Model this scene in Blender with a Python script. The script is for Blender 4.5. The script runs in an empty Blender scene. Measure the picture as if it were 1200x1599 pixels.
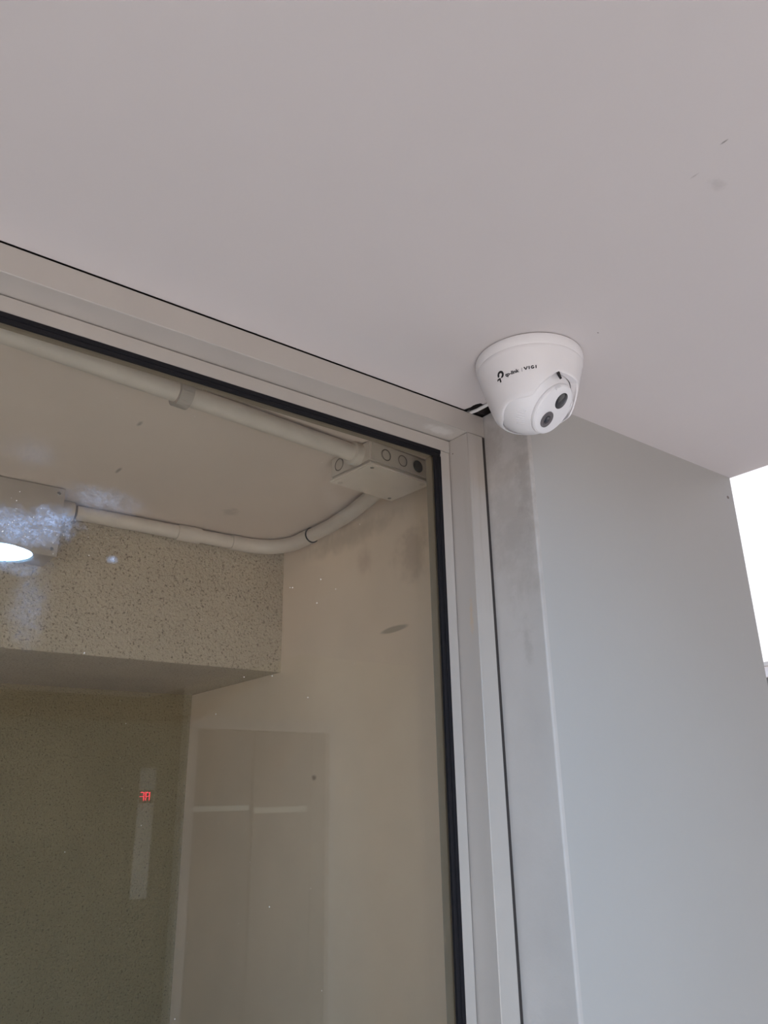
import bpy, bmesh, math, random
from mathutils import Vector, Matrix

# ------------------------------------------------------------------ camera, sky, exposure
scene = bpy.context.scene
COL = scene.collection
EYE = 1.77                      # the phone is held 1.77 m above the floor
def z(h): return h + EYE        # heights below are measured from the phone
CEIL = z(0.47)

cam_data = bpy.data.cameras.new('camera')
cam = bpy.data.objects.new('camera', cam_data)
COL.objects.link(cam)
rot = Matrix(((0.80003, -0.19503, -0.56738),
              (-0.59974, -0.28503, -0.74768),
              (-0.01590, 0.93844, -0.34512))).to_quaternion().to_matrix()
cam.matrix_world = Matrix.Translation((0, 0, EYE)) @ rot.to_4x4()
cam_data.sensor_fit = 'VERTICAL'
cam_data.sensor_height = 32.0
cam_data.lens = 1206.0 / 1599.0 * 32.0
cam_data.clip_start = 0.02
scene.camera = cam

world = bpy.data.worlds.new('sky')
scene.world = world
world.use_nodes = True
wn = world.node_tree
wn.nodes.clear()
sky = wn.nodes.new('ShaderNodeTexSky')
sky.sky_type = 'NISHITA'
sky.sun_disc = False
sky.sun_elevation = math.radians(39)
sky.sun_rotation = math.radians(200)
sky.air_density = 1.0
sky.dust_density = 1.0
bg = wn.nodes.new('ShaderNodeBackground')
bg.inputs[1].default_value = 0.19
wo = wn.nodes.new('ShaderNodeOutputWorld')
tint = wn.nodes.new('ShaderNodeMix')
tint.data_type = 'RGBA'; tint.blend_type = 'MULTIPLY'; tint.inputs[0].default_value = 1.0
tint.inputs[7].default_value = (0.92, 0.96, 1.06, 1)      # cool daylight against the phone's warm white balance
wn.links.new(sky.outputs[0], tint.inputs[6])
wn.links.new(tint.outputs[2], bg.inputs[0])
wn.links.new(bg.outputs[0], wo.inputs[0])

sun_data = bpy.data.lights.new('sun', 'SUN')
sun_data.energy = 9.0
sun_data.color = (1.0, 0.97, 0.93)
sun_data.angle = math.radians(0.6)
sun = bpy.data.objects.new('sun', sun_data)
COL.objects.link(sun)
SUN_EL, SUN_AZ = 39.0, 77.0     # the sun's rays travel towards this heading (degrees from +X to +Y)
sun.rotation_euler = Vector((-math.cos(math.radians(SUN_AZ)) * math.cos(math.radians(SUN_EL)), -math.sin(math.radians(SUN_AZ)) * math.cos(math.radians(SUN_EL)), math.sin(math.radians(SUN_EL)))).to_track_quat('Z', 'Y').to_euler()

vs = scene.view_settings
vs.view_transform = 'Standard'
vs.look = 'None'
vs.gamma = 1.0
vs.use_curve_mapping = False
vs.exposure = 0.06
DOWNLIGHT = 225.0
DOWNLIGHT_COLOUR = (0.30, 0.62, 1.0)

scene.cycles.max_bounces = 8
scene.cycles.diffuse_bounces = 5
scene.cycles.transparent_max_bounces = 16
scene.cycles.use_denoising = True
scene.cycles.use_adaptive_sampling = True
scene.cycles.adaptive_threshold = 0.05
scene.cycles.sample_clamp_indirect = 6.0

# ------------------------------------------------------------------ materials
def new_mat(name):
    m = bpy.data.materials.new(name)
    m.use_nodes = True
    nt = m.node_tree
    b = nt.nodes['Principled BSDF']
    return m, nt, b

def noise(nt, scale, detail=4.0, rough=0.55, vec=None):
    n = nt.nodes.new('ShaderNodeTexNoise')
    n.inputs['Scale'].default_value = scale
    n.inputs['Detail'].default_value = detail
    n.inputs['Roughness'].default_value = rough
    if vec is None:
        tc = nt.nodes.new('ShaderNodeNewGeometry')
        vec = tc.outputs['Position']
    nt.links.new(vec, n.inputs['Vector'])
    return n.outputs['Fac']

def ramp(nt, fac, stops):
    r = nt.nodes.new('ShaderNodeValToRGB')
    e = r.color_ramp.elements
    e[0].position, e[0].color = stops[0][0], (*stops[0][1], 1)
    e[1].position, e[1].color = stops[-1][0], (*stops[-1][1], 1)
    for p, c in stops[1:-1]:
        n = e.new(p); n.color = (*c, 1)
    nt.links.new(fac, r.inputs[0])
    return r.outputs[0]

def math_node(nt, op, a, b=None, clamp=False):
    n = nt.nodes.new('ShaderNodeMath'); n.operation = op; n.use_clamp = clamp
    for i, v in enumerate((a, b)):
        if v is None: continue
        if isinstance(v, (int, float)): n.inputs[i].default_value = v
        else: nt.links.new(v, n.inputs[i])
    return n.outputs[0]

def mix_col(nt, fac, a, b, mode='MIX'):
    n = nt.nodes.new('ShaderNodeMix'); n.data_type = 'RGBA'; n.blend_type = mode
    if isinstance(fac, (int, float)): n.inputs[0].default_value = fac
    else: nt.links.new(fac, n.inputs[0])
    for i, v in ((6, a), (7, b)):
        if isinstance(v, tuple): n.inputs[i].default_value = (*v, 1)
        else: nt.links.new(v, n.inputs[i])
    return n.outputs[2]

def bump(nt, b, fac, strength, dist):
    n = nt.nodes.new('ShaderNodeBump')
    n.inputs['Strength'].default_value = strength
    n.inputs['Distance'].default_value = dist
    nt.links.new(fac, n.inputs['Height'])
    nt.links.new(n.outputs[0], b.inputs['Normal'])

def blot(nt, centre, radii, wobble=0.0, wscale=60.0, soft=0.5):
    """0..1 mask of a stain: an ellipsoid round a point of the place, its outline broken by noise."""
    g = nt.nodes.new('ShaderNodeNewGeometry')
    s = nt.nodes.new('ShaderNodeVectorMath'); s.operation = 'SUBTRACT'
    nt.links.new(g.outputs['Position'], s.inputs[0]); s.inputs[1].default_value = centre
    d = nt.nodes.new('ShaderNodeVectorMath'); d.operation = 'DIVIDE'
    nt.links.new(s.outputs[0], d.inputs[0]); d.inputs[1].default_value = radii
    l = nt.nodes.new('ShaderNodeVectorMath'); l.operation = 'LENGTH'
    nt.links.new(d.outputs[0], l.inputs[0])
    v = l.outputs['Value']
    if wobble:
        w = noise(nt, wscale, 3.0, 0.65)
        v = math_node(nt, 'ADD', v, math_node(nt, 'MULTIPLY', math_node(nt, 'SUBTRACT', w, 0.5), wobble * 2))
    m = nt.nodes.new('ShaderNodeMapRange'); m.interpolation_type = 'SMOOTHSTEP'
    nt.links.new(v, m.inputs[0])
    m.inputs[1].default_value = 1.0 - soft; m.inputs[2].default_value = 1.0
    m.inputs[3].default_value = 1.0; m.inputs[4].default_value = 0.0
    return m.outputs[0]

def paint(name, base, var=0.05, scale=6.0, rough=0.6, bump_scale=90.0, bump_s=0.15, bump_d=0.001, stains=()):
    m, nt, b = new_mat(name)
    lo = tuple(c * (1 - var) for c in base); hi = tuple(min(1, c * (1 + var)) for c in base)
    c = ramp(nt, noise(nt, scale, 5.0), [(0.3, lo), (0.7, hi)])
    for centre, radii, col, amount, wob, wsc, soft in stains:
        k = math_node(nt, 'MULTIPLY', blot(nt, centre, radii, wob, wsc, soft), amount)
        c = mix_col(nt, k, c, col)
    nt.links.new(c, b.inputs['Base Color'])
    b.inputs['Roughness'].default_value = rough
    bump(nt, b, noise(nt, bump_scale, 4.0), bump_s, bump_d)
    return m

def plain(name, col, rough=0.5, metallic=0.0, spec=0.5, var=0.04, scale=40.0):
    m, nt, b = new_mat(name)
    c = ramp(nt, noise(nt, scale, 3.0), [(0.3, tuple(x * (1 - var) for x in col)), (0.7, tuple(min(1, x * (1 + var)) for x in col))])
    nt.links.new(c, b.inputs['Base Color'])
    b.inputs['Roughness'].default_value = rough
    b.inputs['Metallic'].default_value = metallic
    b.inputs['Specular IOR Level'].default_value = spec
    return m

def emitter(name, col, strength):
    m, nt, b = new_mat(name)
    b.inputs['Base Color'].default_value = (*[min(1, c) for c in col], 1)
    b.inputs['Emission Color'].default_value = (*col, 1)
    b.inputs['Emission Strength'].default_value = strength
    return m

DIRT = (0.12, 0.10, 0.085)
MAT = {}
MAT['ceiling'] = paint('ceiling paint', (0.60, 0.55, 0.54), 0.02, 2.5, 0.7, 70, 0.10, 0.001, stains=[
    ((0.4931, 0.2069, CEIL), (0.0012, 0.0045, 0.02), DIRT, 0.75, 0.25, 300, 0.8),
    ((0.5060, 0.2405, CEIL), (0.0012, 0.0055, 0.02), DIRT, 0.35, 0.3, 300, 0.9),
    ((0.5300, 0.2350, CEIL), (0.014, 0.007, 0.02), DIRT, 0.16, 0.7, 160, 0.9),
    ((0.6262, 0.4337, CEIL), (0.0016, 0.0010, 0.02), DIRT, 0.8, 0.2, 300, 0.5),
    ((0.48, 0.600, CEIL), (0.16, 0.05, 0.02), (0.60, 0.57, 0.56), 0.35, 0.6, 14, 0.9),
])
MAT['reveal'] = paint('lightened reveal plaster', (0.475, 0.445, 0.42), 0.05, 14.0, 0.6, 60, 0.35, 0.0012, stains=[  # lighter than the pier paint, standing in for light from the left
    ((0.664, 0.615, z(0.30)), (0.02, 0.06, 0.14), (0.30, 0.265, 0.235), 0.40, 0.9, 40, 0.9),
    ((0.664, 0.590, z(0.36)), (0.02, 0.016, 0.10), (0.28, 0.245, 0.215), 0.45, 0.9, 60, 0.9),
    ((0.664, 0.640, z(0.42)), (0.02, 0.025, 0.05), (0.30, 0.255, 0.22), 0.5, 0.8, 60, 0.9),
    ((0.664, 0.605, z(0.16)), (0.02, 0.010, 0.03), (0.30, 0.27, 0.245), 0.35, 0.9, 90, 0.9),
])
MAT['pier'] = paint('pier paint', (0.405, 0.39, 0.372), 0.02, 3.0, 0.55, 45, 0.18, 0.001, stains=[
    ((1.1197, 0.578, z(0.4328)), (0.0042, 0.01, 0.0034), (0.10, 0.06, 0.045), 0.9, 0.35, 220, 0.5),
])
MAT['alcove_ceiling'] = paint('alcove ceiling paint', (0.68, 0.57, 0.505), 0.05, 3.0, 0.75, 60, 0.12, 0.001, stains=[
    ((0.30, 0.93, CEIL), (0.004, 0.012, 0.02), DIRT, 0.5, 0.3, 200, 0.8),
    ((0.33, 1.10, CEIL), (0.004, 0.018, 0.02), DIRT, 0.6, 0.3, 200, 0.8),
    ((0.55, 1.17, CEIL), (0.02, 0.03, 0.02), DIRT, 0.25, 0.8, 90, 0.9),
])
MAT['alcove_side'] = paint('alcove side paint', (0.86, 0.71, 0.585), 0.06, 4.0, 0.6, 40, 0.10, 0.001, stains=[
    ((0.731, 0.943, z(0.2436)), (0.03, 0.042, 0.006), (0.36, 0.30, 0.23), 0.7, 0.1, 60, 0.45),
    ((0.731, 0.890, z(0.36)), (0.03, 0.06, 0.06), (0.40, 0.29, 0.22), 0.45, 0.8, 30, 0.9),
    ((0.731, 1.0186, z(0.375)), (0.03, 0.025, 0.035), (0.52, 0.36, 0.29), 0.40, 0.7, 40, 0.9),
    ((0.731, 1.1715, z(0.0305)), (0.03, 0.010, 0.006), (0.30, 0.19, 0.14), 0.7, 0.5, 120, 0.8),
    ((0.731, 1.08, z(0.430)), (0.03, 0.20, 0.03), (0.36, 0.29, 0.22), 0.4, 0.6, 30, 0.9),
])

def roughcast(name, lo, hi):
    m, nt, b = new_mat(name)
    n1 = noise(nt, 190.0, 3.0, 0.55)
    n4 = noise(nt, 270.0, 2.0, 0.5)
    n2 = noise(nt, 190.0, 2.0, 0.5)
    n3 = noise(nt, 5.0, 4.0)
    c = ramp(nt, n3, [(0.3, lo), (0.7, hi)])
    pits = math_node(nt, 'MULTIPLY', ramp(nt, n4, [(0.33, (1, 1, 1)), (0.41, (0, 0, 0))]), 0.75)
    c = mix_col(nt, pits, c, (0.15, 0.115, 0.08))
    nt.links.new(c, b.inputs['Base Color'])
    b.inputs['Roughness'].default_value = 0.85
    h = math_node(nt, 'ADD', n1, math_node(nt, 'MULTIPLY', n2, 0.5))
    bump(nt, b, h, 0.85, 0.004)
    return m
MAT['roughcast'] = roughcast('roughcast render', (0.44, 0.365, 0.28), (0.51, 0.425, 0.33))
MAT['roughcast_shaded'] = roughcast('shaded olive roughcast', (0.31, 0.255, 0.165), (0.36, 0.295, 0.195))  # beam's roughcast darkened, so the shade below it sits in the colour

FRAME = (0.44, 0.40, 0.365)
def frame_paint():
    m, nt, b = new_mat('frame paint')
    c = ramp(nt, noise(nt, 7.0, 5.0), [(0.3, tuple(x * 0.96 for x in FRAME)), (0.7, tuple(x * 1.04 for x in FRAME))])
    # rubbed and dusty streaks that run down the jamb
    g = nt.nodes.new('ShaderNodeNewGeometry')
    mp = nt.nodes.new('ShaderNodeMapping'); mp.inputs['Scale'].default_value = (160, 60, 5)
    nt.links.new(g.outputs['Position'], mp.inputs['Vector'])
    st = noise(nt, 1.0, 4.0, 0.6, mp.outputs[0])
    dirt = math_node(nt, 'MULTIPLY', ramp(nt, st, [(0.52, (0, 0, 0)), (0.75, (1, 1, 1))]), blot(nt, (0.650, 0.651, z(0.33)), (0.03, 0.03, 0.17), 0.4, 20, 0.9))
    c = mix_col(nt, math_node(nt, 'MULTIPLY', dirt, 0.75), c, (0.36, 0.31, 0.26))
    dark = math_node(nt, 'MULTIPLY', blot(nt, (0.653, 0.651, z(0.40)), (0.016, 0.02, 0.08), 0.6, 45, 0.9), 0.35)
    c = mix_col(nt, dark, c, (0.34, 0.29, 0.24))
    pale = math_node(nt, 'MULTIPLY', blot(nt, (0.60, 0.668, z(0.4395)), (0.035, 0.012, 0.01), 0.8, 60, 0.8), 0.4)
    c = mix_col(nt, pale, c, (0.75, 0.73, 0.71))
    spot = blot(nt, (0.631, 0.6805, z(0.419)), (0.005, 0.0012, 0.0012), 0.2, 300, 0.4)
    c = mix_col(nt, spot, c, (0.12, 0.08, 0.06))
    rust = math_node(nt, 'MULTIPLY', blot(nt, (0.631, 0.662, z(0.20)), (0.005, 0.004, 0.03), 0.9, 140, 0.8), 0.35)
    c = mix_col(nt, rust, c, (0.55, 0.36, 0.16))
    nt.links.new(c, b.inputs['Base Color'])
    b.inputs['Roughness'].default_value = 0.45
    bump(nt, b, noise(nt, 120.0, 3.0), 0.06, 0.001)
    return m
MAT['frame'] = frame_paint()
MAT['inner_frame_shaded'] = plain('shaded brown inner frame paint', (0.27, 0.215, 0.165), 0.6)  # frame paint darkened, holding the shade on the alcove-side beads
MAT['gasket'] = plain('black rubber', (0.008, 0.007, 0.009), 0.75, spec=0.25)
MAT['cavity'] = plain('dark cavity', (0.035, 0.028, 0.026), 0.9)
MAT['plastic_grey'] = plain('beige grey PVC', (0.62, 0.545, 0.49), 0.45)
MAT['pvc_lid'] = plain('lid PVC', (0.72, 0.63, 0.57), 0.35)
MAT['box_grey'] = plain('grey box PVC', (0.40, 0.345, 0.31), 0.45)
MAT['groove_shade'] = plain('knockout groove', (0.14, 0.115, 0.10), 0.7)
MAT['knockout'] = plain('knockout PVC', (0.56, 0.485, 0.43), 0.5)
MAT['screw'] = plain('screw steel', (0.30, 0.28, 0.26), 0.3, 0.9)
MAT['camera_white'] = plain('white camera plastic', (0.76, 0.73, 0.735), 0.28, var=0.01)
MAT['camera_ball'] = plain('white turret plastic', (0.76, 0.74, 0.75), 0.33, var=0.01)
MAT['black_gloss'] = plain('smoked lens cover', (0.015, 0.014, 0.015), 0.12)
MAT['lens_grey'] = plain('grey lens bezel', (0.10, 0.085, 0.09), 0.35)
MAT['lens_glass'] = plain('lens glass', (0.012, 0.010, 0.018), 0.05, spec=0.8)
MAT['print'] = plain('black print', (0.012, 0.010, 0.012), 0.5)
MAT['print_grey'] = plain('grey print', (0.15, 0.14, 0.145), 0.5)
MAT['cable'] = plain('white cable sheath', (0.74, 0.71, 0.70), 0.4)
MAT['floor'] = paint('floor tile', (0.74, 0.69, 0.65), 0.05, 3.0, 0.35, 30, 0.03, 0.001)
MAT['lobby_wall'] = paint('lobby wall paint', (0.80, 0.74, 0.63), 0.04, 3.0, 0.7)
MAT['cladding'] = paint('brown cladding', (0.17, 0.145, 0.11), 0.06, 3.0, 0.5)
MAT['court_white'] = paint('court wall white', (0.92, 0.90, 0.90), 0.02, 2.0, 0.7)
MAT['steel'] = plain('painted lift steel', (0.15, 0.135, 0.13), 0.35, 0.3)
MAT['steel_frame'] = plain('lift frame steel', (0.72, 0.69, 0.66), 0.4, 0.1)
MAT['glare_strip'] = plain('polished glare strip', (0.92, 0.94, 0.96), 0.12, 1.0)
MAT['panel'] = plain('brushed call panel', (0.85, 0.82, 0.79), 0.45, 0.0)
MAT['window_grey'] = plain('grey window frame', (0.42, 0.41, 0.40), 0.5)
MAT['dark_pane'] = plain('dim pane', (0.22, 0.21, 0.20), 0.1)
MAT['trim_white'] = plain('downlight trim', (0.80, 0.79, 0.78), 0.35)
MAT['downlight'] = emitter('downlight diffuser', DOWNLIGHT_COLOUR, DOWNLIGHT)
MAT['red_led'] = emitter('red segments', (1.0, 0.02, 0.07), 22.0)
MAT['ground'] = paint('court paving', (0.62, 0.58, 0.54), 0.05, 4.0, 0.8)
MAT['dust'] = plain('dust speck', (0.95, 0.93, 0.90), 0.9)

def glass_mat():
    m = bpy.data.materials.new('dusty window glass')
    m.use_nodes = True
    nt = m.node_tree; nt.nodes.clear()
    out = nt.nodes.new('ShaderNodeOutputMaterial')
    g = nt.nodes.new('ShaderNodeNewGeometry')
    d = nt.nodes.new('ShaderNodeVectorMath'); d.operation = 'DOT_PRODUCT'
    nt.links.new(g.outputs['Normal'], d.inputs[0]); nt.links.new(g.outputs['Incoming'], d.inputs[1])
    c = math_node(nt, 'ABSOLUTE', d.outputs['Value'])
    f = math_node(nt, 'POWER', math_node(nt, 'SUBTRACT', 1.0, c, True), 5.0)
    f = math_node(nt, 'ADD', math_node(nt, 'MULTIPLY', f, 0.957), 0.043)   # Schlick, IOR 1.52
    tr = nt.nodes.new('ShaderNodeBsdfTransparent'); tr.inputs[0].default_value = (0.955, 0.965, 0.94, 1)
    gl = nt.nodes.new('ShaderNodeBsdfGlossy'); gl.inputs['Roughness'].default_value = 0.0
    mx = nt.nodes.new('ShaderNodeMixShader')
    nt.links.new(f, mx.inputs[0]); nt.links.new(tr.outputs[0], mx.inputs[1]); nt.links.new(gl.outputs[0], mx.inputs[2])
    # wiped smears and dust left on the pane
    n = noise(nt, 240.0, 6.0, 0.75)
    grain = ramp(nt, n, [(0.42, (0, 0, 0)), (0.72, (1, 1, 1))])
    total = None
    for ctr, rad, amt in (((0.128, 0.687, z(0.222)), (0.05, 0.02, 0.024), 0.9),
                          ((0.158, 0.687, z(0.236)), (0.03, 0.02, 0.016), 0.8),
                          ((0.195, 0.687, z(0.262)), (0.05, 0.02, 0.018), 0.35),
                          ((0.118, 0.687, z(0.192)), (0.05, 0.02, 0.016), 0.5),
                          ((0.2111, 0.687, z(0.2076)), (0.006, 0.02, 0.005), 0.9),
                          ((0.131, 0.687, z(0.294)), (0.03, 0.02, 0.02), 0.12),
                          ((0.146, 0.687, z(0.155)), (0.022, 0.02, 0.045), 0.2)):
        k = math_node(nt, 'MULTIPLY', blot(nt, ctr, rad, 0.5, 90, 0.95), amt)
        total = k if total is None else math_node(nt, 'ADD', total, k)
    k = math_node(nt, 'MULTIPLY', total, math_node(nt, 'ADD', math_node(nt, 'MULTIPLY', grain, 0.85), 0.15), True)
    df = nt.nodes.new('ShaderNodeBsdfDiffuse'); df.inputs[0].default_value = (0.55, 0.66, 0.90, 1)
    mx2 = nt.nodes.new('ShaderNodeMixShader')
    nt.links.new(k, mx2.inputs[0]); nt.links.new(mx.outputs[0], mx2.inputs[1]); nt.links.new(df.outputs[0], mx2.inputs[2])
    nt.links.new(mx2.outputs[0], out.inputs[0])
    return m
MAT['glass'] = glass_mat()

# ------------------------------------------------------------------ mesh helpers
def link(name, me, mat, parent=None):
    o = bpy.data.objects.new(name, me)
    COL.objects.link(o)
    if mat is not None: me.materials.append(mat)
    if parent is not None:
        o.parent = parent
        o.matrix_parent_inverse = parent.matrix_world.inverted()
    return o

def from_bm(name, bm, mat, parent=None, smooth=False, angle=None):
    bmesh.ops.recalc_face_normals(bm, faces=bm.faces[:])
    me = bpy.data.meshes.new(name)
    bm.to_mesh(me); bm.free()
    if smooth:
        for p in me.polygons: p.use_smooth = True
    o = link(name, me, mat, parent)
    if smooth and angle:
        me.set_sharp_from_angle(angle=math.radians(angle))
    return o

def box(name, lo, hi, mat, parent=None, bevel=0.0, seg=2, taper=None):
    bm = bmesh.new()
    v = [bm.verts.new((x, y, zz)) for zz in (lo[2], hi[2]) for y in (lo[1], hi[1]) for x in (lo[0], hi[0])]
    for f in ((0, 2, 3, 1), (4, 5, 7, 6), (0, 1, 5, 4), (2, 6, 7, 3), (0, 4, 6, 2), (1, 3, 7, 5)):
        bm.faces.new([v[i] for i in f])
    if bevel:
        bmesh.ops.bevel(bm, geom=bm.edges[:], offset=bevel, segments=seg, affect='EDGES', profile=0.5)
    return from_bm(name, bm, mat, parent, smooth=bool(bevel), angle=40)

def prism(name, poly, z0, z1, mat, parent=None, bm=None, finish=True):
    bm = bm or bmesh.new()
    a = [bm.verts.new((x, y, z0)) for x, y in poly]
    b = [bm.verts.new((x, y, z1)) for x, y in poly]
    bm.faces.new(a); bm.faces.new(b)
    n = len(poly)
    for i in range(n):
        bm.faces.new((a[i], a[(i + 1) % n], b[(i + 1) % n], b[i]))
    if not finish: return bm
    return from_bm(name, bm, mat, parent)

def tube_bm(bm, pts, r, n=20, caps=True, radii=None):
    pts = [Vector(p) for p in pts]
    rings = []
    t0 = (pts[1] - pts[0]).normalized()
    u = t0.orthogonal().normalized()
    for i, p in enumerate(pts):
        if i == 0: t = t0
        elif i == len(pts) - 1: t = (pts[-1] - pts[-2]).normalized()
        else: t = ((pts[i + 1] - p).normalized() + (p - pts[i - 1]).normalized()).normalized()
        u = (u - t * u.dot(t)).normalized(); w = t.cross(u)
        rr = radii[i] if radii else r
        rings.append([bm.verts.new(p + (u * math.cos(a) + w * math.sin(a)) * rr) for a in [2 * math.pi * k / n for k in range(n)]])
    for a, b in zip(rings, rings[1:]):
        for k in range(n): bm.faces.new((a[k], a[(k + 1) % n], b[(k + 1) % n], b[k]))
    if caps:
        bm.faces.new(rings[0][::-1]); bm.faces.new(rings[-1])
    return bm

def tube(name, pts, r, mat, parent=None, n=20, radii=None):
    return from_bm(name, tube_bm(bmesh.new(), pts, r, n, True, radii), mat, parent, smooth=True, angle=50)

def lathe(name, prof, mat, parent=None, n=48, M=None, angle=35):
    """profile of (radius, height) spun about z; M places it."""
    bm = bmesh.new()
    rings = []
    for r, h in prof:
        if r < 1e-6: rings.append([bm.verts.new((0, 0, h))])
        else: rings.append([bm.verts.new((r * math.cos(2 * math.pi * k / n), r * math.sin(2 * math.pi * k / n), h)) for k in range(n)])
    for a, b in zip(rings, rings[1:]):
        for k in range(n):
            k2 = (k + 1) % n
            if len(a) == 1 and len(b) == 1: continue
            if len(a) == 1: bm.faces.new((a[0], b[k2], b[k]))
            elif len(b) == 1: bm.faces.new((a[k], a[k2], b[0]))
            else: bm.faces.new((a[k], a[k2], b[k2], b[k]))
    if M is not None: bmesh.ops.transform(bm, matrix=M, verts=bm.verts[:])
    return from_bm(name, bm, mat, parent, smooth=True, angle=angle)

def axes(origin, zdir, xhint=(0, 0, 1)):
    zd = Vector(zdir).normalized(); xh = Vector(xhint)
    xd = (xh - zd * xh.dot(zd)).normalized(); yd = zd.cross(xd)
    m = Matrix((xd, yd, zd)).transposed().to_4x4(); m.translation = Vector(origin)
    return m

def structure(o, label=None, cat=None):
    o['kind'] = 'structure'
    if label: o['label'] = label
    if cat: o['category'] = cat
    return o

def thing(name, loc, label, cat, group=None):
    o = bpy.data.objects.new(name, None)
    o.empty_display_size = 0.05
    o.location = loc
    COL.objects.link(o)
    bpy.context.view_layer.update()
    o['label'] = label; o['category'] = cat
    if group: o['group'] = group
    return o

# ------------------------------------------------------------------ the setting
XR, YW = 0.6625, 0.578          # reveal of the pier, face of the pier
YF = 0.651                      # outer face of the window frame
XA = 0.731                      # side wall of the alcove behind the glass
YB, YBACK = 1.295, 1.70         # beam face and back wall of the alcove
XEND = 1.1375                   # free end of the pier
FL = 0.0
VOID = 0.40                     # the ceiling stops here and the daylit court begins
SILL = z(-0.60)
LOBBY_Y = -2.40                 # wall with the lift
OPEN0, OPEN1 = -2.9, 0.35        # open street entrance behind the photographer

structure(prism('floor', [(-3.2, LOBBY_Y), (3.2, LOBBY_Y), (3.2, 2.6), (-3.2, 2.6)], -0.1, FL, MAT['floor']),
          'pale tiled floor of the lobby', 'floor')

# lobby ceiling: a slab with a broken-out hole beside the window header
hole = [(0.6275, 0.6505), (0.6288, 0.6450), (0.6300, 0.6406), (0.6294, 0.6360), (0.6302, 0.6310), (0.6333, 0.6254),
        (0.6372, 0.6262), (0.6400, 0.6240), (0.6424, 0.6180), (0.6480, 0.6150), (0.6560, 0.6170), (0.6600, 0.6250), (0.6640, 0.6290)]
left_run = [(-3.2, 0.6505)]
outline = [(-3.2, LOBBY_Y), (1.40, LOBBY_Y), (1.40, -0.96), (2.6, -0.96), (2.6, VOID), (XEND, VOID), (XEND, YW + 0.01), (0.670, YW + 0.01), (0.670, 0.6290)]
bm = prism('', outline + hole[::-1] + left_run, CEIL, CEIL + 0.06, None, finish=False)
prism('', [(-3.2, LOBBY_Y), (1.40, LOBBY_Y), (1.40, -0.96), (2.6, -0.96), (2.6, VOID), (XEND, VOID), (XEND, 0.66), (-3.2, 0.66)], CEIL + 0.06, CEIL + 0.14, None, bm=bm, finish=False)
structure(from_bm('ceiling', bm, MAT['ceiling']), 'pale grey plaster ceiling of the lobby with scuff marks', 'ceiling')
structure(box('trim_1', (-3.2, 0.6506, CEIL + 0.004), (0.72, 0.72, CEIL + 0.14), MAT['cavity']), 'dark lintel behind the gap over the window header', 'lintel')
structure(box('ceiling_alcove', (-1.2, 0.72, CEIL), (XA + 0.1, YBACK + 0.1, CEIL + 0.14), MAT['alcove_ceiling']), 'beige ceiling of the alcove behind the glass', 'ceiling')
structure(box('ceiling_lift_lobby', (1.36, LOBBY_Y, z(1.05)), (3.2, -0.92, z(1.15)), MAT['lobby_wall']), 'high dim ceiling before the lift', 'ceiling')
structure(box('wall_fascia', (1.36, LOBBY_Y, CEIL + 0.0605), (1.3995, -0.96, z(1.05)), MAT['lobby_wall']), 'fascia beside the high lift ceiling', 'wall')
structure(box('wall_fascia_front', (1.36, -0.9595, CEIL + 0.1405), (2.6, -0.92, z(1.05)), MAT['lobby_wall']), 'fascia along the high lift ceiling', 'wall')

# pier to the right of the window: softly rounded free corners
def pier():
    bm = bmesh.new()
    poly = [(XR + 0.006, YW), (XEND, YW), (XEND, 0.72), (XR + 0.006, 0.72)]
    prism('', poly, FL, CEIL + 0.0, None, bm=bm, finish=False)
    es = [e for e in bm.edges if abs(e.verts[0].co.z - e.verts[1].co.z) > 1 and abs(e.verts[0].co.y - YW) < 1e-5 and e.verts[0].co.x > 1]
    bmesh.ops.bevel(bm, geom=es, offset=0.0025, segments=4, affect='EDGES', profile=0.5)
    return from_bm('wall_right', bm, MAT['pier'], smooth=True, angle=30)
def reveal():
    bm = bmesh.new()
    prism('', [(XR, YW), (XR + 0.006, YW), (XR + 0.006, 0.72), (XR, 0.72)], FL, CEIL, None, bm=bm, finish=False)
    es = [e for e in bm.edges if abs(e.verts[0].co.z - e.verts[1].co.z) > 1 and abs(e.verts[0].co.y - YW) < 1e-5 and e.verts[0].co.x < XR + 0.001]
    bmesh.ops.bevel(bm, geom=es, offset=0.0022, segments=4, affect='EDGES', profile=0.5)
    return from_bm('trim_2', bm, MAT['reveal'], smooth=True, angle=30)
structure(reveal(), 'stained plaster reveal between the window frame and the wall pier', 'reveal')
structure(pier(), 'pale grey wall pier to the right of the window, dirty along its reveal', 'wall')
structure(box('wall_alcove_right', (XA, 0.7205, FL), (XEND, 2.6, CEIL), MAT['alcove_side']), 'stained beige side wall of the alcove behind the glass', 'wall')
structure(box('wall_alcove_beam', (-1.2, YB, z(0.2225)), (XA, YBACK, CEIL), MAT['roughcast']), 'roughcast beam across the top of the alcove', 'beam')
structure(box('wall_alcove_back', (-1.2, YBACK, FL), (XA, YBACK + 0.1, CEIL), MAT['roughcast_shaded']), 'roughcast back wall of the alcove below the beam', 'wall')
structure(box('wall_alcove_left', (-1.3, 0.72, FL), (-1.2, YBACK + 0.1, CEIL), MAT['alcove_ceiling']), 'side wall at the far left of the alcove', 'wall')
structure(box('wall_below_window', (-1.2, 0.645, FL), (XR - 0.0005, 0.72, SILL - 0.0005), MAT['pier']), 'low wall under the window', 'wall')
structure(box('wall_left', (-3.3, LOBBY_Y, FL), (-3.2, 0.72, CEIL + 0.14), MAT['court_white']), 'left end wall of the lobby', 'wall')
structure(box('wall_window_left', (-3.2, 0.62, FL), (-1.2, 0.72, CEIL), MAT['pier']), 'wall to the left of the window', 'wall')
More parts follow.
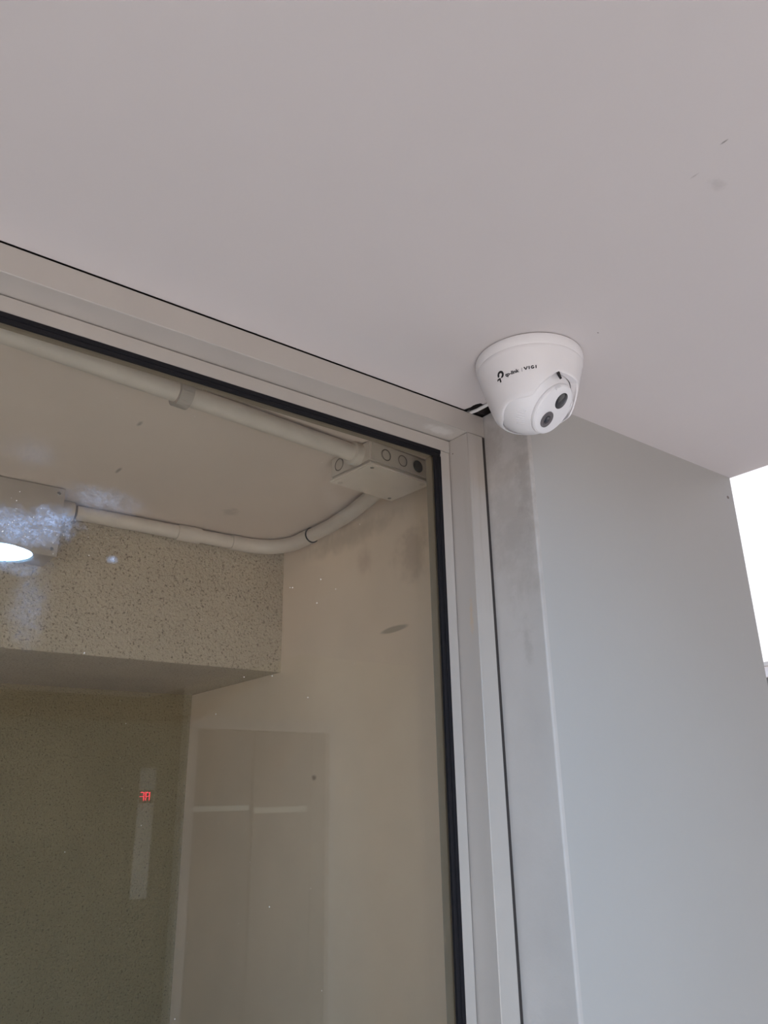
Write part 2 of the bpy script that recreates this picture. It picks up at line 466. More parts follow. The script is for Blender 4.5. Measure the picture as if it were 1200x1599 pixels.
structure(box('wall_lift_side', (OPEN1, LOBBY_Y - 0.1, FL), (1.585, LOBBY_Y, z(1.15)), MAT['cladding']), 'dark brown cladding beside the lift', 'wall')
structure(box('wall_back', (1.585, LOBBY_Y - 0.1, FL), (3.3, LOBBY_Y, z(1.15)), MAT['lobby_wall']), 'lobby wall with the lift', 'wall')
structure(box('wall_back_left', (-3.3, LOBBY_Y - 0.1, FL), (OPEN0, LOBBY_Y, CEIL + 0.14), MAT['lobby_wall']), 'lobby wall left of the street entrance', 'wall')
structure(box('wall_entrance_lintel', (OPEN0, LOBBY_Y - 0.1, 2.12), (OPEN1, LOBBY_Y, CEIL + 0.14), MAT['lobby_wall']), 'lintel over the open street entrance', 'wall')
structure(box('ground_street', (-14, LOBBY_Y - 14, -0.12), (14, LOBBY_Y - 0.0, -0.02), MAT['ground']), 'pale paving outside the entrance', 'ground')
structure(box('ground_street_side', (3.2, LOBBY_Y, -0.12), (14, 6.0, -0.02), MAT['ground']), 'pale paving outside the open right side', 'ground')
# light court seen past the end of the pier
structure(box('wall_court', (2.6, 0.0, FL), (2.75, 4.0, z(3.2)), MAT['court_white']), 'bright white wall of the daylit court past the pier', 'wall')
structure(box('wall_court_far', (XEND, 4.0, FL), (2.75, 4.1, z(3.2)), MAT['court_white']), 'far white wall of the court', 'wall')
structure(box('ground', (XEND, 2.6, -0.1), (2.6, 4.0, FL), MAT['ground']), 'paving of the court', 'ground')

w2 = thing('window_2', (2.6, 1.7, z(0.2)), 'grey framed window low in the bright court wall', 'window'); w2['kind'] = 'structure'
box('window_frame', (2.565, 0.95, z(0.385)), (2.605, 2.2, z(0.398)), MAT['window_grey'], w2)
box('window_frame', (2.575, 0.95, z(0.35)), (2.605, 2.2, z(0.3845)), MAT['court_white'], w2)
box('window_frame', (2.57, 0.95, z(-0.80)), (2.605, 0.99, z(0.3495)), MAT['window_grey'], w2)
box('window_frame', (2.57, 2.16, z(-0.80)), (2.605, 2.2, z(0.3495)), MAT['window_grey'], w2)
box('window_frame', (2.57, 0.95, z(-0.85)), (2.605, 2.2, z(-0.801)), MAT['window_grey'], w2)
box('pane', (2.585, 0.991, z(-0.80)), (2.604, 2.159, z(0.349)), MAT['dark_pane'], w2)

# ------------------------------------------------------------------ window_1
XO, ZO = 0.6310, 0.4395         # opening of the frame
XL = -1.10
w1 = thing('window_1', (0.0, YF, SILL), 'fixed glazed window with a beige painted frame and black rubber seal', 'window'); w1['kind'] = 'structure'
box('header_rail', (-1.2, YF, z(ZO)), (XR - 0.0003, 0.72, z(0.4688)), MAT['frame'], w1, 0.0008, 1)
box('jamb', (XO, YF + 0.0003, SILL), (XR - 0.0044, 0.72, z(ZO - 0.0004)), MAT['frame'], w1, 0.0008, 1)
box('joint_gap', (XR - 0.0043, YF + 0.0010, SILL), (XR - 0.0002, 0.72, z(ZO - 0.0004)), MAT['cavity'], w1)
box('jamb', (-1.2, YF + 0.0003, SILL), (XL, 0.72, z(ZO - 0.0004)), MAT['frame'], w1, 0.0008, 1)
box('sill_rail', (XL + 0.0005, YF + 0.0003, SILL), (XO - 0.0005, 0.72, SILL + 0.06), MAT['frame'], w1, 0.0008, 1)
# glazing beads, outside
YBD = 0.685
box('glazing_bead', (XL, YBD, z(0.4212)), (XO - 0.0008, 0.6955, z(ZO - 0.0011)), MAT['frame'], w1, 0.0007, 1)
def bead_profile(name, x0, x1, z0, z1):
    # face of the upright bead with a shallow raised lip beside the rubber
    bm = bmesh.new()
    poly = [(x0, 0.6955), (x0, YBD + 0.0006), (x0 + 0.0006, YBD), (x0 + 0.004, YBD), (x0 + 0.0046, YBD + 0.0010),
            (x1 - 0.0008, YBD + 0.0010), (x1, YBD + 0.0018), (x1, 0.6955)]
    return prism(name, poly, z0, z1, MAT['frame'], w1)
bead_profile('glazing_bead', 0.6137, XO - 0.0010, SILL + 0.06, z(0.4208))
box('glazing_bead', (XL + 0.001, YBD, SILL + 0.06), (XL + 0.018, 0.6955, z(0.4208)), MAT['frame'], w1, 0.0007, 1)
# rubber seal: two ribs
def gasket(x0, x1, z0, z1, horizontal):
    bm = bmesh.new()
    if horizontal:
        tube_box = [(YBD - 0.0004, z1), (YBD - 0.0004, z1 - 0.0045), (YBD + 0.0012, z1 - 0.0050), (YBD + 0.0006, z0 + 0.0035), (YBD + 0.0012, z0), (0.6895, z0), (0.6895, z1)]
        a = [bm.verts.new((x0, y, zz)) for y, zz in tube_box]; b = [bm.verts.new((x1, y, zz)) for y, zz in tube_box]
    else:
        prof = [(YBD - 0.0004, x1), (YBD - 0.0004, x1 - 0.0045), (YBD + 0.0012, x1 - 0.0050), (YBD + 0.0006, x0 + 0.0035), (YBD + 0.0012, x0), (0.6895, x0), (0.6895, x1)]
        a = [bm.verts.new((x, y, z0)) for y, x in prof]; b = [bm.verts.new((x, y, z1)) for y, x in prof]
    bm.faces.new(a); bm.faces.new(b)
    n = len(a)
    for i in range(n): bm.faces.new((a[i], a[(i + 1) % n], b[(i + 1) % n], b[i]))
    return from_bm('rubber_seal', bm, MAT['gasket'], w1)
gasket(XL + 0.018, 0.6136, z(0.4120), z(0.4211), True)
gasket(0.6042, 0.6136, SILL + 0.06, z(0.4119), False)
# pane, 4 mm
box('glass_pane', (XL + 0.008, 0.6900, SILL + 0.061), (0.6200, 0.6940, z(0.4280)), MAT['glass'], w1)
# beads on the alcove side
box('inner_bead', (XL, 0.6942, z(0.4150)), (XO - 0.0008, 0.7040, z(ZO - 0.0011)), MAT['inner_frame_shaded'], w1)
box('inner_bead', (0.6060, 0.6942, SILL + 0.06), (XO - 0.0010, 0.7060, z(0.4148)), MAT['inner_frame_shaded'], w1)

# specks of dust stuck on the pane, far too many to count
def specks():
    rng = random.Random(5)
    bm = bmesh.new()
    known = [(0.3976, 0.2074), (0.4007, 0.2078), (0.4311, 0.1953), (0.4356, 0.2221), (0.3489, 0.1108), (0.4219, 0.0956), (0.3215, 0.0745),
             (0.4879, 0.2958), (0.3798, 0.1143), (0.2111, 0.2076), (0.1953, 0.1203), (0.385, -0.093), (0.455, 0.214), (0.48, 0.135)]
    pts = [(x, h, rng.uniform(0.0004, 0.0006)) for x, h in known]
    pts += [(rng.uniform(0.09, 0.59), rng.uniform(-0.2, 0.38), rng.uniform(0.00015, 0.0003)) for _ in range(60)]
    pts += [(rng.gauss(0.135, 0.03), rng.gauss(0.222, 0.014), rng.uniform(0.0002, 0.0005)) for _ in range(45)]
    for x, h, r in pts:
        bmesh.ops.create_icosphere(bm, subdivisions=1, radius=r, matrix=Matrix.Translation((x, 0.6899, z(h))) @ Matrix.Diagonal((1, 0.4, rng.uniform(0.8, 1.6), 1)))
    o = from_bm('dust_specks', bm, MAT['dust'], w1)
    o['kind'] = 'stuff'
specks()

# ------------------------------------------------------------------ security camera
CX, CY = 0.608, 0.519
sc = thing('security_camera', (CX, CY, CEIL), 'white turret security camera screwed to the ceiling beside the window corner', 'camera')
T = [0.0, 0.0025, 0.004, 0.0125, 0.0132, 0.0140, 0.030, 0.040, 0.050, 0.060, 0.0665, 0.0715, 0.0755, 0.0780]
R = [0.0608, 0.0615, 0.0616, 0.0605, 0.0598, 0.0602, 0.0556, 0.0530, 0.0502, 0.0470, 0.0448, 0.0425, 0.0390, 0.0350]
def cup_r(t):
    for i in range(len(T) - 1):
        if t <= T[i + 1]:
            k = (t - T[i]) / (T[i + 1] - T[i])
            return R[i] + k * (R[i + 1] - R[i])
    return R[-1]
def on_cup(phi, t, off=0.0):
    r = cup_r(t) + off
    return Vector((CX + r * math.cos(phi), CY + r * math.sin(phi), CEIL - t))
def sstep(a, b, x):
    k = min(1, max(0, (x - a) / (b - a))); return k * k * (3 - 2 * k)
NOTCH = -83.0
def rim_t(deg):
    d = abs((deg - NOTCH + 180) % 360 - 180)
    low = 0.0680 + 0.0090 * sstep(85, 130, d)
    if d >= 60: return low
    if d <= 21: return 0.0415
    k = (d - 21) / 39.0
    return 0.0415 + (low - 0.0415) * (0.82 * k + 0.18 * sstep(0, 1, k) if k < 0.6 else (0.6 * 0.82 + 0.18 * sstep(0, 1, 0.6)) + (1 - (0.6 * 0.82 + 0.18 * sstep(0, 1, 0.6))) * math.sin((k - 0.6) / 0.4 * math.pi / 2))
TBALL, RBALL, BCX, BCY = 0.0460, 0.0446, CX - 0.0036, CY - 0.0010
def make_cup():
    bm = bmesh.new()
    N = 144
    fr = [0.0011, 0.0025, 0.004, 0.0122, 0.0131, 0.0140]
    cols = []
    for k in range(N):
        deg = -180 + 360 * k / N; phi = math.radians(deg)
        tr = rim_t(deg)
        ts = fr + [0.0140 + (tr - 0.0140 - 0.0008) * q / 14 for q in range(1, 15)]
        col = [bm.verts.new(on_cup(phi, t)) for t in ts]
        col.append(bm.verts.new(on_cup(phi, tr, -0.0007)))
        # lip turned in towards the ball
        dirv = Vector((math.cos(phi), math.sin(phi), 0))
        off = Vector((CX, CY, 0)) - Vector((BCX, BCY, 0))
        dd = abs((deg - NOTCH + 180) % 360 - 180)
        dep = 0.0010 + 0.0050 * sstep(15, 45, dd)
        col.append(bm.verts.new(on_cup(phi, tr, -0.0020)))
        col.append(bm.verts.new(on_cup(phi, tr - dep * 0.7, -0.0024)))
        rr = math.sqrt(max(1e-6, RBALL ** 2 - (tr - dep - TBALL) ** 2))
        bq = off.dot(dirv); rin = -bq + math.sqrt(max(0, bq * bq - off.length_squared + rr * rr)) + 0.0007
        rin = min(rin, cup_r(tr) - 0.0026)
        col.append(bm.verts.new(Vector((CX, CY, 0)) + dirv * rin + Vector((0, 0, CEIL - tr + dep))))
        col.append(bm.verts.new(Vector((CX, CY, 0)) + dirv * (rin + 0.0002) + Vector((0, 0, CEIL - tr + dep + 0.0040))))
        cols.append(col)
    for k in range(N):
        a, b = cols[k], cols[(k + 1) % N]
        for i in range(len(a) - 1): bm.faces.new((a[i], b[i], b[i + 1], a[i + 1]))
    bm.faces.new([c[0] for c in cols])
    return from_bm('base_housing', bm, MAT['camera_white'], sc, smooth=True, angle=38)
make_cup()
lathe('base_shade_plate', [(0.0, 0.0), (0.0596, 0.0), (0.0596, -0.0014), (0.0, -0.0014)], MAT['print_grey'], sc, 64, Matrix.Translation((CX, CY, CEIL)))  # dark plate added as the shadow line between base and ceiling

N_DIR = Vector((0.2322, -0.6562, -0.7180)).normalized()
E_DIR = Vector((0.289, -0.656, 0.695)); E_DIR = (E_DIR - N_DIR * E_DIR.dot(N_DIR)).normalized()
BC = Vector((CX - 0.0036, CY - 0.0010, CEIL - 0.0460))
BM_ = axes(BC, N_DIR, E_DIR)
RB = 0.0446
prof = [(RB * math.sin(a), RB * math.cos(a)) for a in [math.radians(d) for d in range(180, 44, -4)]]
ca = math.radians(44)
prof = [(0.0, -RB)] + prof[1:] + [(RB * math.sin(ca), RB * math.cos(ca)), (0.0303, 0.0322), (0.0306, 0.0338), (0.0300, 0.0356), (0.0284, 0.0368), (0.0262, 0.0372), (0.0, 0.0372)]
ball = lathe('turret_ball', prof, MAT['camera_ball'], sc, 72, BM_, 25)
# moulded tabs on the edge of the face, and the row of grip ribs on the ball
for ang in (48, -48):
    a = math.radians(ang)
    p = BM_ @ Vector((math.cos(a) * 0.0280, math.sin(a) * 0.0280, 0.0362))
    tm = axes(p, N_DIR, (BM_ @ Vector((math.cos(a), math.sin(a), 0))) - BM_.translation)
    bm = bmesh.new(); bmesh.ops.create_cube(bm, size=1.0, matrix=tm @ Matrix.Diagonal((0.0042, 0.0085, 0.0036, 1)))
    bmesh.ops.bevel(bm, geom=bm.edges[:], offset=0.0010, segments=2, affect='EDGES')
    from_bm('moulded_tab', bm, MAT['camera_ball'], ball, True, 40)
for i in range(7):
    az = math.radians(128 + i * 4.6)
    pts = []
    for q in range(5):
        th = math.radians(52 + q * 3.0)
        pts.append(BM_ @ (Vector((math.sin(th) * math.cos(az), math.sin(th) * math.sin(az), math.cos(th))) * (RB + 0.0001)))
    tube('grip_rib', pts, 0.00045, MAT['camera_ball'], ball, 8)

# upper window: plain smoked disc
lw = lathe('infrared_window', [(0.0, 0.0387), (0.0088, 0.0386), (0.0096, 0.0382), (0.0097, 0.0376)], MAT['black_gloss'], sc, 40, axes(BC + E_DIR * 0.0128 - N_DIR * 0.0008, N_DIR, E_DIR))
lw['label'] = 'plain smoked black disc on the turret face'
# lower window: lens behind a clear bezel
LM = axes(BC - E_DIR * 0.0128 - N_DIR * 0.0008, N_DIR, E_DIR)
le = lathe('lens', [(0.0097, 0.0376), (0.0096, 0.0388), (0.0088, 0.0390), (0.0084, 0.0386), (0.0066, 0.0384), (0.0060, 0.0388), (0.0050, 0.0389), (0.0048, 0.0384), (0.0, 0.0384)], MAT['lens_grey'], sc, 40, LM, 20)
le['label'] = 'round grey lens on the turret face'
lathe('lens_glass', [(0.0047, 0.0385), (0.0040, 0.0391), (0.0025, 0.0395), (0.0, 0.0397)], MAT['lens_glass'], le, 32, LM)
lathe('lens_pupil_ring', [(0.0016, 0.03965), (0.0012, 0.0399), (0.0009, 0.03985), (0.0016, 0.03965)], MAT['lens_grey'], le, 24, LM)
# black slit where the housing ends above the ball
bm = bmesh.new()
slit = [(-104.5, 0.0408), (-102.2, 0.0412), (-97.2, 0.0478), (-98.2, 0.0476), (-102.6, 0.0440)]
a = [bm.verts.new(on_cup(math.radians(p), t, -0.0006)) for p, t in slit]
b = [bm.verts.new(on_cup(math.radians(p), t, -0.0034)) for p, t in slit]
bm.faces.new(a); bm.faces.new(b)
for i in range(5): bm.faces.new((a[i], a[(i + 1) % 5], b[(i + 1) % 5], b[i]))
from_bm('housing_slit', bm, MAT['print'], sc)

# printed logo wrapped round the housing
DEG = math.pi / 180
def wrap_polys(name, polys, mat, parent, phi0, t0, slope, off=0.00015):
    """polys: flat faces in metres (x along the print, y up); wrapped to the housing."""
    bm = bmesh.new()
    for poly in polys:
        vs_ = []
        for x, y in poly:
            phi = phi0 + x / 0.0528
            vs_.append(bm.verts.new(on_cup(phi, t0 - y + slope * x, off)))
        try: bm.faces.new(vs_)
        except ValueError: pass
    return from_bm(name, bm, mat, parent)
def text_polys(body, size, space=1.0, bold=0.0):
    cu = bpy.data.curves.new('print', 'FONT')
    cu.body = body; cu.size = size; cu.space_character = space; cu.offset = bold
    cu.resolution_u = 4
    ob = bpy.data.objects.new('print', cu)
    COL.objects.link(ob)
    dg = bpy.context.evaluated_depsgraph_get(); dg.update()
    me = bpy.data.meshes.new_from_object(ob.evaluated_get(dg))
    bmx = bmesh.new(); bmx.from_mesh(me)
    bmesh.ops.triangulate(bmx, faces=bmx.faces[:])
    polys = [[(v.co.x, v.co.y) for v in f.verts] for f in bmx.faces]
    xs = [p[0] for q in polys for p in q]; x0 = min(xs)
    polys = [[(x - x0, y) for x, y in q] for q in polys]
    bmx.free(); bpy.data.meshes.remove(me); bpy.data.objects.remove(ob); bpy.data.curves.remove(cu)
    return polys
def fit(polys, w, h=None):
    xs = [p[0] for q in polys for p in q]; ys = [p[1] for q in polys for p in q]
    sx = w / (max(xs) - min(xs)); sy = h / (max(ys)) if h else sx
    return [[(x * sx, y * sy) for x, y in q] for q in polys]
def stroke(pts, w):
    out = []
    for (x0, y0), (x1, y1) in zip(pts, pts[1:]):
        dx, dy = x1 - x0, y1 - y0; l = math.hypot(dx, dy); nx, ny = -dy / l * w / 2, dx / l * w / 2
        out.append([(x0 + nx, y0 + ny), (x0 - nx, y0 - ny), (x1 - nx, y1 - ny), (x1 + nx, y1 + ny)])
    return out
def arc(cx, cy, r, a0, a1, n=18):
    return [(cx + r * math.cos(math.radians(a0 + (a1 - a0) * i / n)), cy + r * math.sin(math.radians(a0 + (a1 - a0) * i / n))) for i in range(n + 1)]
def ring_polys(cx, cy, r0, r1, a0, a1, n=20):
    A, B = arc(cx, cy, r0, a0, a1, n), arc(cx, cy, r1, a0, a1, n)
    return [[A[i], A[i + 1], B[i + 1], B[i]] for i in range(n)]
SL = -0.052
P0, TB = -182.5 * DEG, 0.0440
# the mark: an open loop over a bent foot
mark = ring_polys(0.0066, 0.0057, 0.0018, 0.0043, -62, 205, 26)
mark += [[(0.0066, 0.0017), (0.0066, 0.0036), (0.0085, 0.0038), (0.0085, 0.0022)]]
mark += [[(0.0004, 0.0006), (0.0004, 0.0022), (0.0014, 0.0030), (0.0056, 0.0030), (0.0056, 0.0012), (0.0018, 0.0012)],
         [(0.0036, 0.0012), (0.0056, 0.0012), (0.0056, -0.0016), (0.0046, -0.0022), (0.0036, -0.0016)]]
lm = wrap_polys('logo_mark', mark, MAT['print'], sc, P0, TB, SL); lm['label'] = 'black looped logo mark'
tx = wrap_polys('logo_lettering', fit(text_polys('tp-link', 0.005, 1.0, 0.0002), 0.0166, 0.0038), MAT['print'], sc, -169.3 * DEG, 0.0424, SL)
tx['label'] = 'small black lettering reading tp-link'
wrap_polys('logo_divider', [[(0, -0.0006), (0.0005, -0.0006), (0.0005, 0.0034), (0, 0.0034)]], MAT['print_grey'], sc, -148.3 * DEG, 0.0414, SL)
vg = stroke([(0.0, 0.0034), (0.0017, 0.0002)], 0.0011) + stroke([(0.0017, 0.0002), (0.0034, 0.0034)], 0.0011)
vg += [[(0.0044, 0), (0.0055, 0), (0.0055, 0.0034), (0.0044, 0.0034)]]
vg += ring_polys(0.0083, 0.0017, 0.00075, 0.00185, 40, 340, 22) + [[(0.0083, 0.0010), (0.00995, 0.0010), (0.00995, 0.0018), (0.0083, 0.0018)]]
vg += [[(0.0110, 0), (0.0121, 0), (0.0121, 0.0034), (0.0110, 0.0034)]]
vg = [[(x * 1.10, y) for x, y in q] for q in vg]
tv = wrap_polys('logo_lettering', vg, MAT['print'], sc, -145.4 * DEG, 0.0409, SL); tv['label'] = 'bold black lettering reading VIGI'

# cable from the broken hole to the camera
cable_pts = [(0.6425, 0.672, CEIL + 0.020), (0.6412, 0.660, CEIL + 0.008), (0.6404, 0.6535, CEIL + 0.0005), (0.6398, 0.640, CEIL - 0.0018), (0.6395, 0.615, CEIL - 0.0026), (0.632, 0.590, CEIL - 0.0030), (0.622, 0.570, CEIL - 0.0032)]
cb = tube('camera_cable', [Vector(p) for p in cable_pts], 0.0023, MAT['cable'], None, 14)
cb['label'] = 'short white cable from the broken ceiling hole to the security camera'; cb['category'] = 'cable'

# ------------------------------------------------------------------ junction box and conduits in the alcove
jb = thing('junction_box', (0.633, 0.838, CEIL), 'beige plastic junction box with round knockouts under the alcove ceiling near the window corner', 'junction box')
JM = Matrix.Translation((0.634, 0.841, CEIL)) @ Matrix.Rotation(math.radians(5.0), 4, 'Z')
L2, W2, DP = 0.0600, 0.0445, 0.0335
def jbox(name, lo, hi, mat, parent, bev=0.001):
    bm = bmesh.new()
    c = [(a + b) / 2 for a, b in zip(lo, hi)]; s = [b - a for a, b in zip(lo, hi)]
    bmesh.ops.create_cube(bm, size=1.0, matrix=JM @ Matrix.Translation(c) @ Matrix.Diagonal((*s, 1)))
    bmesh.ops.bevel(bm, geom=bm.edges[:], offset=bev, segments=2, affect='EDGES')
    return from_bm(name, bm, mat, parent, True, 40)
jbox('box_body', (-L2, -W2, -DP), (L2, W2, -0.0002), MAT['plastic_grey'], jb, 0.003)
lid = jbox('lid', (-L2 - 0.001, -W2 - 0.001, -DP - 0.0050), (L2 + 0.001, W2 + 0.001, -DP - 0.0004), MAT['pvc_lid'], jb, 0.0015)
for sx, sy in ((-0.049, -0.036), (0.049, 0.036), (-0.049, 0.036), (0.049, -0.036)):
    bare = sx * sy > 0
    pos = JM @ Vector((sx, sy, -DP - 0.0050))
    if bare:
        lathe('screw', [(0.0, 0.0010), (0.0022, 0.0008), (0.0030, 0.0), (0.0030, -0.001)], MAT['screw'], lid, 20, axes(pos, (0, 0, -1), (1, 0, 0)))
    else:
        lathe('screw_cap', [(0.0, 0.0006), (0.0036, 0.0005), (0.0042, 0.0), (0.0042, -0.001)], MAT['plastic_grey'], lid, 20, axes(pos, (0, 0, -1), (1, 0, 0)))
def knockout(x, y, zz, ndir, r, mat, deep=False):
    pos = JM @ Vector((x, y, zz)); nd = JM.to_3x3() @ Vector(ndir)
    if deep:
        return lathe('open_knockout', [(r, -0.0005), (r, 0.0004), (r * 0.86, 0.0004), (r * 0.82, 0.00015), (0, 0.0001)], MAT['cavity'], jb, 28, axes(pos, nd))
    o = lathe('knockout', [(r, -0.0005), (r, 0.0004), (r * 0.90, 0.0004), (r * 0.86, 0.0001), (r * 0.78, 0.0001), (r * 0.74, 0.0005), (0, 0.0005)], mat, jb, 28, axes(pos, nd))
    lathe('groove_shade_ring', [(r * 0.93, 0.0003), (r * 0.93, 0.00055), (r * 0.80, 0.00055), (r * 0.80, 0.0003)], MAT['groove_shade'], o, 28, axes(pos, nd))  # dark ring laid over the knockout's recess in place of its shade
    return o
for i, xx in enumerate((-0.030, 0.002, 0.033)):
    knockout(xx, -W2, -0.0165, (0, -1, 0), 0.0094, MAT['knockout'], deep=(i == 2))
knockout(-L2, 0.024, -0.0165, (-1, 0, 0), 0.0105, MAT['knockout'])
# socket on the left end of the box
so = JM @ Vector((-L2, -0.017, -0.0155))
dirx = (JM.to_3x3() @ Vector((-1, 0, 0))).normalized()
lathe('conduit_socket', [(0.0168, -0.001), (0.0168, 0.012), (0.0155, 0.0128), (0.0, 0.0128)], MAT['plastic_grey'], jb, 36, axes(so, dirx))

cd = thing('conduit', (0.3, 0.77, CEIL), 'straight beige conduit along the alcove ceiling just inside the window header', 'conduit')
p0 = so + dirx * 0.012
pts = [p0, p0 + dirx * 0.25, p0 + dirx * 0.49, Vector((-0.02, 0.7475, 0)), Vector((-1.19, 0.7475, 0))]
for q in pts: q.z = CEIL - 0.0150
tube('pipe', pts, 0.0125, MAT['plastic_grey'], cd, 28)
def saddle(origin, d, parent, r=0.0125, w=0.017):
    # clip: a strap round the pipe with straight sides up to the ceiling
    d = Vector(d).normalized(); side = d.cross(Vector((0, 0, 1))).normalized()
    prof = [(-r - 0.0050, 0.0150)] + [((r + 0.0050) * math.cos(a), (r + 0.0050) * math.sin(a)) for a in [math.pi + math.pi * k / 14 for k in range(15)]] + [(r + 0.0050, 0.0150)]
    bm = bmesh.new()
    A = [bm.verts.new(origin - d * w / 2 + side * x + Vector((0, 0, y))) for x, y in prof]
    B = [bm.verts.new(origin + d * w / 2 + side * x + Vector((0, 0, y))) for x, y in prof]
    bm.faces.new(A); bm.faces.new(B)
    for i in range(len(A)): bm.faces.new((A[i], A[(i + 1) % len(A)], B[(i + 1) % len(B)], B[i]))
    return from_bm('saddle_clip', bm, MAT['box_grey'], parent)
kk = (p0.x - 0.303) / -dirx.x
cl = p0 + dirx * kk; cl.z = CEIL - 0.0150
saddle(cl, dirx, cd)
saddle(Vector((-0.55, 0.7475, CEIL - 0.0150)), (1, 0, 0), cd)

cd2 = thing('conduit', (0.70, 1.2, CEIL), 'bent beige conduit from the junction box round the alcove corner along the roughcast beam', 'conduit')
zc = CEIL - 0.0150
XC, YC = XA - 0.0185, YB - 0.0135
rad = 0.075
pa = [Vector((0.672, 0.875, zc)), Vector((0.690, 0.95, zc)), Vector((0.704, 1.02, zc)), Vector((XC, 1.10, zc)), Vector((XC, YC - rad - 0.045, zc))]
tube('pipe', pa, 0.0125, MAT['plastic_grey'], cd2, 28)
el = [Vector((XC, YC - rad - 0.045, zc))] + [Vector((XC - rad + rad * math.cos(a), YC - rad + rad * math.sin(a), zc)) for a in [math.pi / 2 * k / 12 for k in range(13)]] + [Vector((XC - rad - 0.03, YC, zc))]
tube('elbow', el, 0.0143, MAT['plastic_grey'], cd2, 28)
tube('pipe', [Vector((XC - rad - 0.03, YC, zc)), Vector((0.322, YC, zc))], 0.0125, MAT['plastic_grey'], cd2, 28)
tube('coupling', [Vector((0.50, YC, zc)), Vector((0.545, YC, zc))], 0.0146, MAT['plastic_grey'], cd2, 28)
tube('seam_ring', [Vector((XC, YC - rad - 0.046, zc)), Vector((XC, YC - rad - 0.0445, zc))], 0.01465, MAT['cavity'], cd2, 28)

jb2 = thing('junction_box', (0.19, 1.26, CEIL), 'large square junction box on the roughcast beam at the left behind the lamp glare', 'junction box')
box('box_body', (0.072, 1.2235, z(0.3570)), (0.2855, YB - 0.0005, CEIL - 0.0003), MAT['box_grey'], jb2, 0.003)
lid2 = box('lid', (0.0705, 1.2185, z(0.3555)), (0.2868, 1.2232, CEIL - 0.0015), MAT['box_grey'], jb2, 0.0015)
for x, h in ((0.2772, 0.4595), (0.2772, 0.367), (0.081, 0.4595), (0.081, 0.367)):
    lathe('screw', [(0.0, 0.0010), (0.0022, 0.0008), (0.0030, 0.0), (0.0030, -0.001)], MAT['screw'], lid2, 20, axes((x, 1.2185, z(h)), (0, -1, 0)))
lathe('conduit_socket', [(0.0168, -0.004), (0.0168, 0.030), (0.0155, 0.031), (0.0, 0.031)], MAT['plastic_grey'], jb2, 36, axes((0.2865, YC, zc), (1, 0, 0)))

# ------------------------------------------------------------------ downlights in the lobby ceiling (the first is mirrored in the pane, the second is added fill)
def downlight(x, y, label):
    d = thing('downlight', (x, y, CEIL), label, 'downlight', 'round downlights in the lobby ceiling')
    lathe('trim_ring', [(0.083, 0.0), (0.083, -0.004), (0.080, -0.0062), (0.075, -0.0070), (0.0735, -0.0060), (0.0725, -0.0005)], MAT['trim_white'], d, 64, Matrix.Translation((x, y, CEIL)))
    lathe('diffuser', [(0.0, -0.0012), (0.0722, -0.0012), (0.0722, -0.0002)], MAT['downlight'], d, 64, Matrix.Translation((x, y, CEIL)))
    return d
downlight(0.262, -0.245, 'round white downlight in the lobby ceiling, its glare mirrored in the window glass')
downlight(-0.80, -0.245, 'added fill downlight out of view, brightening faces turned to the left')  # unseen lamp added to brighten the reveal, jamb and alcove side

# ------------------------------------------------------------------ lift across the lobby (seen mirrored in the pane)
YL = LOBBY_Y
lf = thing('lift_door', (1.98, YL, FL), 'two panel steel lift door mirrored faintly in the window glass', 'door')
LX0, LX1, LXM, LT = 1.645, 2.325, 1.977, 0.33
box('door_frame', (LX0 - 0.06, YL + 0.0005, FL), (LX0, YL + 0.07, z(LT)), MAT['steel_frame'], lf, 0.003)
box('door_frame', (LX1 + 0.09, YL + 0.0005, FL), (LX1 + 0.125, YL + 0.07, z(LT)), MAT['steel_frame'], lf, 0.003)
box('door_frame', (LX1, YL + 0.0005, FL), (LX1 + 0.0895, YL + 0.035, z(LT)), MAT['steel'], lf, 0.003)
box('door_frame', (LX0 - 0.06, YL + 0.0005, z(LT + 0.0005)), (LX1 + 0.125, YL + 0.07, z(LT + 0.06)), MAT['steel_frame'], lf, 0.003)
box('shaft_gap', (LXM - 0.0089, YL + 0.0005, FL + 0.005), (LXM + 0.0089, YL + 0.004, z(LT) - 0.002), MAT['gasket'], lf)
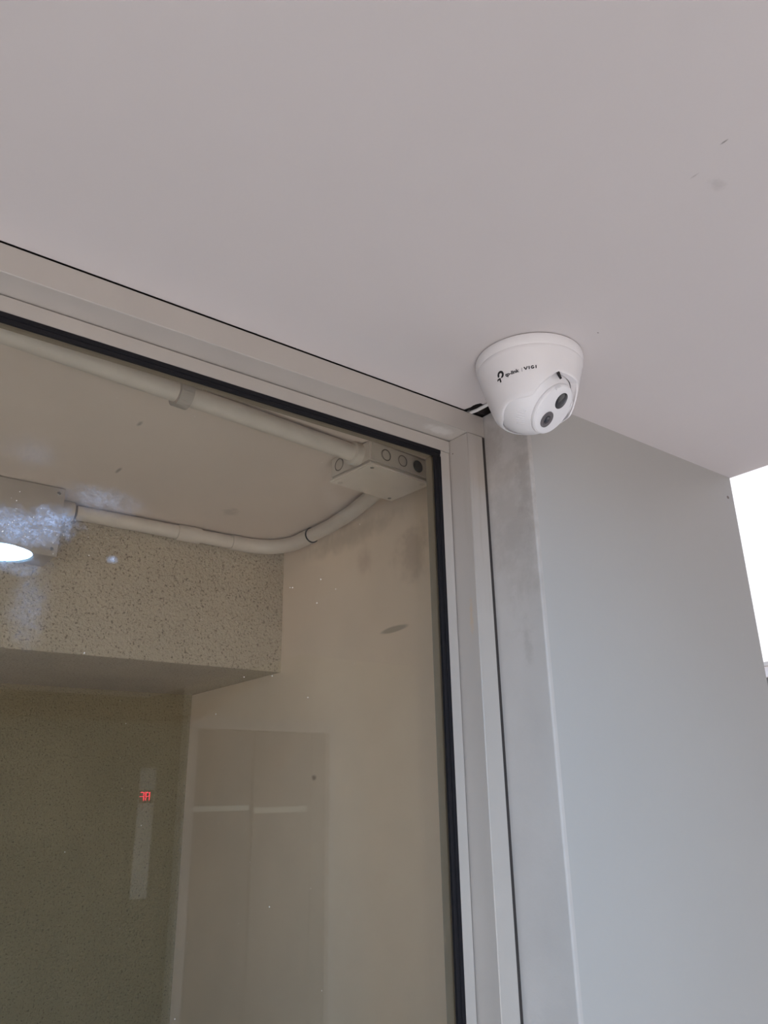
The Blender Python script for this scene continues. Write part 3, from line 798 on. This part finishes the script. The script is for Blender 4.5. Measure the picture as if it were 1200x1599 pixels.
pl = box('door_panel', (LX0 + 0.001, YL + 0.0005, FL + 0.005), (LXM - 0.009, YL + 0.018, z(LT) - 0.002), MAT['steel'], lf, 0.002)
pr = box('door_panel', (LXM + 0.009, YL + 0.0005, FL + 0.005), (LX1 - 0.001, YL + 0.026, z(LT) - 0.002), MAT['steel'], lf, 0.002)
box('glare_strip', (LX0 + 0.002, YL + 0.0182, z(-0.058)), (LXM - 0.012, YL + 0.0200, z(-0.033)), MAT['glare_strip'], pl)  # added mirror strips standing in for the glare band across the doors
box('glare_strip', (LXM + 0.012, YL + 0.0262, z(-0.072)), (LX1 - 0.022, YL + 0.0280, z(-0.044)), MAT['glare_strip'], pr)

cp = thing('lift_call_panel', (1.44, YL, z(-0.1)), 'tall narrow lift call panel with a red digit display mirrored in the glass', 'call panel')
box('face_plate', (1.392, YL + 0.0005, z(-0.42)), (1.470, YL + 0.010, z(0.145)), MAT['panel'], cp, 0.003)
ds = box('display_window', (1.393, YL + 0.0102, z(-0.014)), (1.464, YL + 0.0125, z(0.044)), MAT['black_gloss'], cp, 0.001)
def seg(x0, z0, x1, z1):
    w = 0.0014
    box('display_segment', (min(x0, x1) - w, YL + 0.0126, z(min(z0, z1) - w)), (max(x0, x1) + w, YL + 0.0140, z(max(z0, z1) + w)), MAT['red_led'], ds)
b0, bh, bw = -0.002, 0.036, 0.018
xa = 1.397
seg(xa, b0 + bh, xa + bw, b0 + bh); seg(xa, b0 + bh / 2, xa + bw, b0 + bh / 2)
seg(xa + bw, b0 + bh * .58, xa + bw, b0 + bh * .93); seg(xa + bw, b0, xa + bw, b0 + bh * .42)
xb = 1.425
seg(xb, b0 + bh, xb + bw, b0 + bh); seg(xb, b0 + bh / 2, xb + bw, b0 + bh / 2)
for xx in (xb, xb + bw):
    seg(xx, b0 + bh * .58, xx, b0 + bh * .93); seg(xx, b0, xx, b0 + bh * .42)
for i, h in enumerate((-0.20, -0.28)):
    lathe('call_button', [(0.0, 0.004), (0.012, 0.0035), (0.014, 0.001), (0.014, 0.0)], MAT['steel_frame'], cp, 24, axes((1.436, YL + 0.0101, z(h)), (0, 1, 0)))
